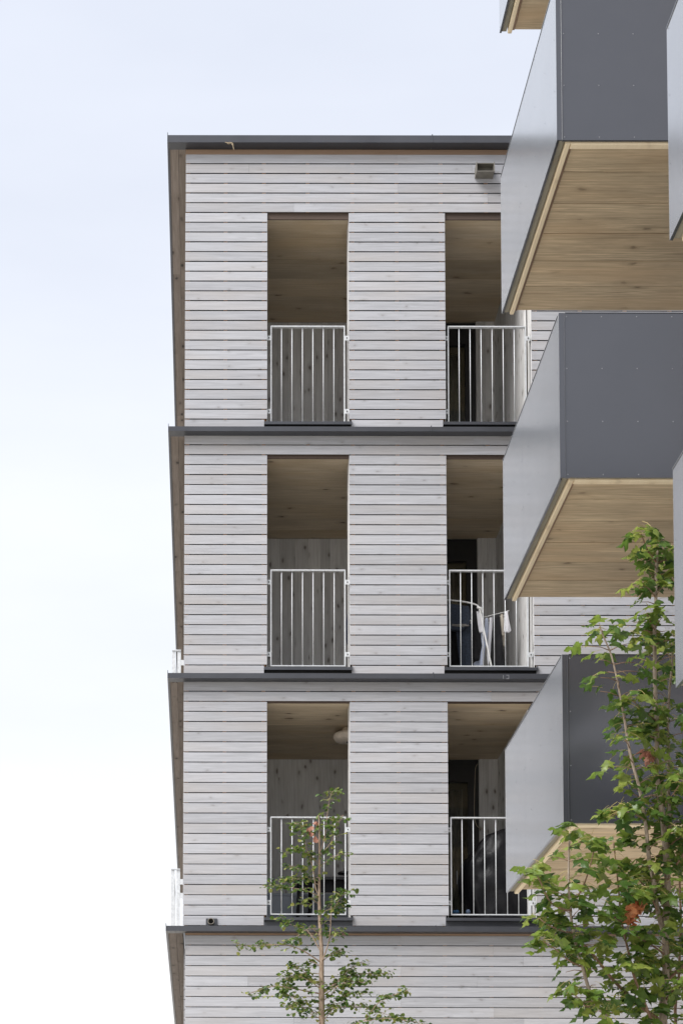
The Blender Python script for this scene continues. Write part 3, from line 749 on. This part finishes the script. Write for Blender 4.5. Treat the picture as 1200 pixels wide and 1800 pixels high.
# ---- maple
YM = -7.3
mt = thing('maple_tree', 'young many-stemmed maple with large lobed green leaves beside the balconies', 'tree', (at(1166, 1800, YM).x, YM, 0))
HALF = [(0, 0), (.10, -.07), (.22, -.05), (.33, -.10), (.36, .03), (.30, .10), (.40, .17), (.52, .20), (.50, .29), (.62, .42), (.47, .40), (.37, .45), (.26, .46), (.19, .50), (.25, .62), (.22, .70), (.12, .80), (0, 1.02)]
def leaf_mesh(nm, seed, mat, curl=1.0, pet=.8):
    r_ = random.Random(seed); mb = MB(); s_ = r_.uniform(.75, 1.35) * curl; tw_ = r_.uniform(-.35, .35)
    def put(x, y):
        z = -.34 * s_ * abs(x) ** 1.3 - .22 * s_ * max(y, 0) ** 2 + .10 * math.sin(7 * y + 5 * x + seed) * curl + tw_ * x * y
        mb.v.append((x, y, z))
    R_ = [(x * r_.uniform(.9, 1.1), y * r_.uniform(.95, 1.05)) for x, y in HALF]; L_ = [(-x * r_.uniform(.9, 1.1), y * r_.uniform(.95, 1.05)) for x, y in HALF[1:-1]]
    put(0, .14); put(0, .5)
    for x, y in R_: put(x, y)
    for x, y in reversed(L_): put(x, y)
    n_ = len(mb.v) - 2; ring_ = [2 + k for k in range(n_)]
    for k in range(n_):
        a, b_ = ring_[k], ring_[(k + 1) % n_]
        c = 0 if (mb.v[a][1] + mb.v[b_][1]) / 2 < .34 else 1
        mb.f.append((c, a, b_) ); mb.mi.append(0)
    nh = len(HALF)
    # close the seam between the two fans
    for k in range(n_):
        a, b_ = ring_[k], ring_[(k + 1) % n_]
        ca = 0 if (mb.v[ring_[k - 1]][1] + mb.v[a][1]) / 2 < .34 else 1; cb = 0 if (mb.v[a][1] + mb.v[b_][1]) / 2 < .34 else 1
        if ca != cb: mb.f.append((ca, a, cb)); mb.mi.append(0)
    if pet: mb.tube([(0, .02, -.005), (0, -pet * .5, .05 * s_), (0, -pet, .0)], .014, 4, 1, False)
    me = mb.mesh(nm, [mat, M['petiole']])
    for p_ in me.polygons: p_.use_smooth = True
    return me
LEAVES = [leaf_mesh('leaf', k, M['maple_leaf']) for k in range(9)]
DEAD = [leaf_mesh('dead_leaf', 40 + k, M['dead_leaf'], 2.6, .4) for k in range(3)]

def path3(pts, Y0, dY, Y1=None):
    n_ = len(pts); Y1 = Y0 + dY if Y1 is None else Y1
    return [at(a, b_, Y0 + (Y1 - Y0) * i / max(n_ - 1, 1)) for i, (a, b_) in enumerate(pts)]
stems = []
tr_px = [(1167, 1799), (1169, 1720), (1169, 1635), (1173, 1550), (1163, 1437), (1157, 1394), (1152, 1353), (1152, 1268), (1149, 1155), (1151, 1070), (1153, 1013), (1155, 968)]
tp = path3(tr_px, YM, 0)
base = Vector((tp[0].x + .02, YM, 0)); tp = [base, base.lerp(tp[0], .5) + Vector((.015, .01, 0))] + tp
stems.append(('trunk', tp, .036, .009))
def stem(px, Y0, dY, r0, r1, nm='branch', root=None):
    pts = path3(px, Y0, dY)
    if root is not None: pts = [root] + pts
    stems.append((nm, pts, r0, r1))
low = lambda z, dx=0: Vector((base.x + dx, YM, z))
stem([(1071, 1799), (1041, 1757), (1019, 1692), (1006, 1635), (999, 1578), (1000, 1507), (1002, 1462)], YM - .25, -.1, .017, .006, root=low(2.6))
stem([(1003, 1600), (987, 1598), (965, 1584), (948, 1547), (938, 1530)], YM - .32, -.12, .008, .004)
stem([(1001, 1590), (1006, 1588), (1027, 1550), (1041, 1493), (1043, 1480)], YM - .3, .15, .008, .004)
stem([(1157, 1791), (1115, 1760), (1075, 1720), (1036, 1672), (1013, 1650)], YM, -.3, .015, .008)
stem([(1167, 1640), (1155, 1601), (1148, 1550), (1139, 1502), (1132, 1442), (1123, 1386), (1115, 1353), (1102, 1297), (1092, 1240), (1084, 1197), (1075, 1155), (1064, 1124), (1055, 1101)], YM, -.2, .019, .005)
stem([(1174, 1540), (1176, 1450), (1173, 1359), (1173, 1297), (1177, 1212), (1180, 1165), (1179, 1130)], YM, .25, .016, .006)
stem([(1121, 1734), (1106, 1677), (1092, 1621), (1087, 1564), (1081, 1507), (1078, 1480)], YM - .2, .3, .011, .005, root=low(3.1))
stem([(1187, 1800), (1192, 1720), (1195, 1640), (1194, 1560), (1196, 1480)], YM + .2, .2, .014, .007, root=low(2.4, .1))
stem([(1169, 1680), (1150, 1664), (1130, 1652), (1112, 1640)], YM, -.3, .008, .004)
stem([(1170, 1725), (1205, 1690), (1235, 1640), (1250, 1580)], YM, .1, .012, .005)
stem([(1173, 1540), (1200, 1500), (1225, 1440)], YM, -.15, .010, .004)
stem([(1152, 1268), (1128, 1248), (1112, 1232)], YM, -.2, .006, .003)
stem([(1157, 1300), (1136, 1292), (1120, 1278)], YM, .2, .006, .003)
stem([(1151, 1110), (1142, 1092), (1136, 1078)], YM, -.12, .006, .003)
stem([(1154, 988), (1146, 980), (1136, 966), (1130, 952), (1124, 936)], YM, -.1, .008, .005)
stem([(1154, 990), (1168, 984), (1178, 974)], YM, .1, .007, .004)
stem([(1006, 1640), (985, 1636), (962, 1626), (945, 1614)], YM - .3, .1, .007, .003)
stem([(1022, 1700), (1000, 1690), (975, 1668), (955, 1655)], YM - .28, -.1, .007, .003)
stem([(1043, 1760), (1030, 1770), (1012, 1752), (1000, 1744)], YM - .25, -.1, .007, .003)
stem([(1170, 1700), (1148, 1690), (1120, 1700), (1098, 1702)], YM, -.35, .008, .003)
stem([(1171, 1600), (1150, 1570), (1128, 1552), (1110, 1530)], YM, .2, .008, .003)
stem([(1170, 1760), (1185, 1740), (1205, 1735)], YM, -.3, .008, .003)
stem([(1168, 1500), (1182, 1480), (1198, 1470)], YM, -.2, .008, .003)
stem([(1092, 1621), (1070, 1606), (1052, 1602), (1040, 1612)], YM - .1, -.2, .007, .003)
stem([(1155, 1601), (1140, 1575), (1118, 1570), (1100, 1580)], YM - .05, -.3, .007, .003)
stem([(1132, 1442), (1112, 1430), (1090, 1428), (1072, 1436)], YM - .1, -.2, .006, .003)
stem([(1160, 1420), (1178, 1400), (1192, 1380)], YM, -.2, .006, .003)
stem([(1152, 1052), (1140, 1036), (1126, 1028)], YM, -.1, .006, .003)
stem([(1152, 1040), (1166, 1024), (1176, 1018)], YM, .08, .006, .003)
stem([(1150, 1140), (1132, 1128), (1112, 1122)], YM, .1, .006, .003)
stem([(1118, 1762), (1100, 1776), (1075, 1780), (1055, 1772)], YM - .05, .2, .008, .003)
for nm, pts, r0, r1 in stems:
    pp = smooth_path(pts, 5); pp = [p + Vector((noise.noise(p * 3) * .012, noise.noise(p * 3 + Vector((9, 0, 0))) * .012, 0)) for p in pp]
    rr = [r0 + (r1 - r0) * (i / (len(pp) - 1)) ** .8 for i in range(len(pp))]
    relp(MB().tube(pp, rr, 9).build(nm, M['maple_bark'] if r0 > .015 else M['maple_twig'], mt, smooth=True), mt)

spots = []
def place(p, out_dir, size, droop):
    """leaf on a petiole: base of the blade a petiole away from the twig, blade lying flat and drooping outward"""
    d = Vector((out_dir.x, out_dir.y, 0)); d = d.normalized() if d.length > 1e-4 else Vector((1, 0, 0))
    fwd = (d * math.cos(droop) + Vector((0, 0, -math.sin(droop)))).normalized()
    side = d.cross(Vector((0, 0, 1))).normalized()
    rl = rnd.gauss(0, .35); up = side.cross(fwd); side2 = side * math.cos(rl) + up * math.sin(rl); up2 = side2.cross(fwd)
    M_ = Matrix((side2, fwd, up2)).transposed().to_4x4()
    q = p + (d * .75 + Vector((0, 0, rnd.uniform(-.1, .45)))) * size * .8
    spots.append((Matrix.Translation(q) @ M_ @ Matrix.Scale(size, 4), size))
for si, (nm, pts, r0, r1) in enumerate(stems):
    pp = smooth_path(pts, 9)
    L = 0; acc = 0; k = 0; zlo = at(1100, 1850, YM).z
    step = .042 if nm != 'trunk' else .036
    total = sum((pp[i + 1] - pp[i]).length for i in range(len(pp) - 1)); run = 0
    for i in range(len(pp) - 1):
        seg = (pp[i + 1] - pp[i]); run += seg.length; acc += seg.length
        if acc < step or pp[i].z < zlo: continue
        acc = 0; k += 1
        fr = run / total
        a0 = k * 1.571 + rnd.gauss(0, .5)
        for s_ in (0, math.pi):
            if rnd.random() < .10: continue
            a = a0 + s_ + rnd.gauss(0, .3); d = Vector((math.cos(a), math.sin(a), 0))
            # side shoots on the thicker stems carry the leaves further out
            ext = rnd.uniform(.0, .16) if r0 > .015 else rnd.uniform(0, .05)
            sz = rnd.uniform(.075, .14) * (1 - .25 * fr * (nm == 'trunk'))
            p = pp[i] + d * ext + Vector((0, 0, rnd.uniform(0, .05)))
            if ext > .06:
                relp(MB().tube([pp[i], (pp[i] + p) / 2 + Vector((0, 0, .01)), p], [.004, .003, .0022], 5).build('twig', M['maple_twig'], mt, smooth=True), mt)
            place(p, d, sz, rnd.uniform(-.1, .75))
            if rnd.random() < .35: place(p, Vector((math.cos(a + 1), math.sin(a + 1), 0)), sz * .8, rnd.uniform(0, .8))
    tipd = (pp[-1] - pp[-3]).normalized()
    for q in range(5):
        a = q * 1.257 + rnd.random(); place(pp[-1], Vector((math.cos(a), math.sin(a), 0)), rnd.uniform(.08, .14), rnd.uniform(-.3, .6))
spots.sort(key=lambda t: -t[1] * (1 if t[0].translation.z > 3.2 else .2))
rest = MB()
for i, (mw, sz) in enumerate(spots):
    me = LEAVES[i * 7 % 9]
    if i < 300:
        o = link('leaf', me, mt); o.matrix_parent_inverse = Matrix.Translation(-mt.location); o.matrix_basis = mw
    else:
        b0 = len(rest.v); rest.v += [tuple(mw @ v_.co) for v_ in me.vertices]
        for p_ in me.polygons: rest.f.append(tuple(b0 + v_ for v_ in p_.vertices)); rest.mi.append(p_.material_index)
if rest.v: tag(relp(rest.build('foliage', [leafmat('maple_leaf_far', [(0, (.038, .088, .02)), (.5, (.10, .17, .028)), (1, (.21, .26, .055))], island=True, trans=.42), M['petiole']], mt, smooth=True), mt), kind='stuff')
print('maple leaves', len(spots))
for px, py, dY, sz, nd in ((1108, 1590, -.25, .09, 5), (1122, 1585, -.2, .08, 4), (1108, 1612, -.28, .07, 3), (1136, 1322, -.1, .07, 4), (1142, 1335, -.05, .06, 3)):
    for q in range(nd):
        p = at(px + rnd.uniform(-6, 6), py + rnd.uniform(-6, 6), YM + dY + rnd.uniform(-.04, .04))
        a = rnd.uniform(0, 6.28); dr_ = rnd.uniform(.7, 1.5); d = Vector((math.cos(a), math.sin(a), 0))
        fwd = (d * math.cos(dr_) + Vector((0, 0, -math.sin(dr_)))).normalized(); side = d.cross(Vector((0, 0, 1))).normalized(); up = side.cross(fwd)
        o = link('withered_leaf', DEAD[q % 3], mt); o.matrix_parent_inverse = Matrix.Translation(-mt.location)
        o.matrix_basis = Matrix.Translation(p) @ Matrix((side, fwd, up)).transposed().to_4x4() @ Matrix.Scale(sz * rnd.uniform(.8, 1.2), 4)
        if py < 1400: o.material_slots[0].link = 'OBJECT'; o.material_slots[0].material = M['dead_pink']

# ---- slim tree
YS = -2.2
st_ = thing('slim_tree', 'slender young tree with fine small leaves in front of the timber wall', 'tree', (at(565.5, 1800, YS).x, YS, 0))
sp = []
tpx = [(565.5, 1800), (565, 1720), (565, 1675), (562.5, 1630), (561, 1570), (561.5, 1510), (561, 1450), (559.5, 1433)]
t0 = path3(tpx, YS, 0); b0 = Vector((t0[0].x, YS, 0))
sp.append(('trunk', [b0, b0.lerp(t0[0], .55) + Vector((.02, 0, 0))] + t0, .045, .004, 0))
def br(px, dY, r0, lf=1.0, y0=0): sp.append(('branch', path3(px, YS + y0, dY), r0, .0016, lf))
br([(566, 1686), (568.5, 1684), (579, 1648), (582, 1600), (583.5, 1574)], -.12, .012, .7)
br([(561.6, 1501), (570, 1474), (576, 1426), (582, 1396), (594, 1384)], .1, .006, .9)
br([(560, 1572), (555, 1562), (549, 1522), (540, 1495), (531, 1459), (524, 1447)], -.1, .008, 1)
br([(564, 1692), (534, 1672), (504, 1661.5), (462, 1661.5), (418, 1662)], -.25, .009, .75)
br([(564, 1747), (516, 1738), (480, 1733.5), (434, 1748)], -.3, .009, .8)
br([(563, 1672), (540, 1636), (507, 1624), (490, 1612)], .2, .007, 1)
br([(559, 1575), (540, 1566), (522, 1562), (471, 1555)], -.15, .006, 1.2)
br([(566, 1747), (606, 1720), (648, 1711), (690, 1712)], .25, .010, 1.1)
br([(566, 1800), (600, 1805), (642, 1792), (666, 1762), (722, 1738)], -.35, .010, 1.0)
br([(566, 1778), (600, 1770), (624, 1768), (660, 1776), (695, 1790)], .3, .010, 1.1)
br([(582, 1604), (600, 1577), (618, 1565)], .1, .004, 1.2)
br([(561.5, 1524), (585, 1507), (602, 1500)], -.12, .004, 1.2)
br([(561, 1505), (582, 1480), (592, 1452), (604, 1432)], -.05, .004, .9)
br([(561, 1484), (546, 1462), (530, 1452), (512, 1446)], .15, .004, 1.1)
br([(561, 1520), (540, 1500), (515, 1492), (500, 1500)], -.1, .004, 1.2)
br([(561, 1590), (545, 1580), (530, 1590)], .15, .004, 1.2)
br([(582, 1600), (592, 1590), (610, 1596)], .1, .004, 1.2)
br([(566, 1690), (584, 1676), (600, 1670), (606, 1672)], .2, .005, 1)
br([(565, 1700), (545, 1690), (525, 1700), (505, 1705)], .2, .006, 1)
br([(565, 1712), (540, 1712), (510, 1722), (488, 1750)], .3, .007, 1.1)
br([(565, 1740), (545, 1725), (520, 1715), (500, 1722)], -.2, .007, 1.5)
br([(566, 1752), (590, 1735), (615, 1725), (640, 1728)], -.25, .007, 1.6)
br([(566, 1760), (585, 1745), (600, 1720), (612, 1705)], .1, .007, 1.6)
br([(566, 1765), (545, 1760), (525, 1762), (505, 1770)], .1, .007, 1.5)
br([(566, 1790), (550, 1785), (535, 1775), (520, 1780)], -.15, .006, 1.3)
br([(566, 1796), (580, 1780), (592, 1765), (605, 1760)], -.1, .006, 1.3)
br([(640, 1795), (680, 1790), (720, 1795), (738, 1797)], -.2, .005, 1.2, -.2)
br([(565, 1735), (548, 1722), (530, 1705), (515, 1694)], -.1, .006, 1.5)
br([(566, 1742), (592, 1726), (622, 1700), (636, 1690)], .2, .006, 1.4)
br([(566, 1770), (590, 1758), (618, 1745), (640, 1748)], -.2, .006, 1.5)
br([(566, 1782), (540, 1776), (518, 1755), (498, 1745)], .25, .006, 1.4)
br([(562, 1610), (578, 1598), (596, 1604)], -.15, .004, 1.2)
br([(561, 1556), (545, 1548), (520, 1545), (495, 1552)], .2, .004, 1.2)
br([(565, 1650), (548, 1632), (530, 1640), (512, 1655)], -.2, .005, .9)
br([(580, 1650), (592, 1632), (602, 1640)], -.2, .004, .8)
br([(562, 1540), (545, 1545), (525, 1528), (508, 1522)], .1, .004, 1.2)
crown = MB()
def small_leaf(p, d, s_, droop):
    d = Vector((d.x, d.y, 0)).normalized(); fwd = d * math.cos(droop) - Vector((0, 0, math.sin(droop))); side = d.cross(Vector((0, 0, 1))); rl = rnd.gauss(0, .5)
    up = side.cross(fwd); side = side * math.cos(rl) + up * math.sin(rl); up = side.cross(fwd); i = len(crown.v)
    for x, y, z in ((0, 0, 0), (.32, .18, .10), (.46, .5, .12), (.28, .85, .03), (0, .98, -.06), (-.28, .85, .03), (-.46, .5, .12), (-.32, .18, .10), (0, .5, 0)):
        crown.v.append(tuple(p + (side * x + fwd * y + up * z) * s_))
    for k in range(8): crown.f.append((i + 8, i + k, i + (k + 1) % 8)); crown.mi.append(0)
twigs = MB()
for nm, pts, r0, r1, lf in sp:
    pp = smooth_path(pts, 6)
    rr = [r0 + (r1 - r0) * (i / (len(pp) - 1)) ** .7 for i in range(len(pp))]
    relp(MB().tube(pp, rr, 8).build(nm, M['slim_bark'], st_, smooth=True), st_)
    if nm == 'trunk': continue
    total = sum((pp[i + 1] - pp[i]).length for i in range(len(pp) - 1)); run = 0
    for i in range(1, len(pp)):
        seg = pp[i] - pp[i - 1]; run += seg.length; fr = run / total
        if fr < .22: continue
        cnt = seg.length / .017 * lf * (.35 + fr)
        for q in range(int(cnt) + (rnd.random() < cnt % 1)):
            c = pp[i - 1] + seg * rnd.random(); a = rnd.uniform(0, 6.28); d = Vector((math.cos(a), math.sin(a), 0))
            ln = rnd.uniform(.01, .13)
            e_ = c + d * ln + Vector((0, 0, rnd.uniform(-.04, .05)))
            if ln > .05: twigs.tube([c, e_], [.0018, .001], 4)
            for r_ in range(3 if ln > .05 else 2):
                a2 = a + rnd.gauss(0, .9); small_leaf(c.lerp(e_, 1 - r_ * .3) + Vector((0, 0, rnd.uniform(-.01, .01))), Vector((math.cos(a2), math.sin(a2), 0)), rnd.uniform(.03, .055), rnd.uniform(-.2, 1.0))
tag(relp(twigs.build('twigs', M['slim_bark'], st_), st_), kind='stuff')
tag(relp(crown.build('crown', M['slim_leaf'], st_), st_), kind='stuff')
print('slim leaves', len(crown.f) // 8)
crown = MB()
for px, py in ((548, 1452), (545, 1462), (553, 1470), (542, 1455), (555, 1444), (550, 1464), (556, 1474)):
    for q in range(2):
        a = rnd.uniform(0, 6.28); small_leaf(at(px, py, YS - .05), Vector((math.cos(a), math.sin(a), 0)), .05, rnd.uniform(.9, 1.5))
relp(crown.build('withered_leaves', M['dead_pink'], st_), st_)
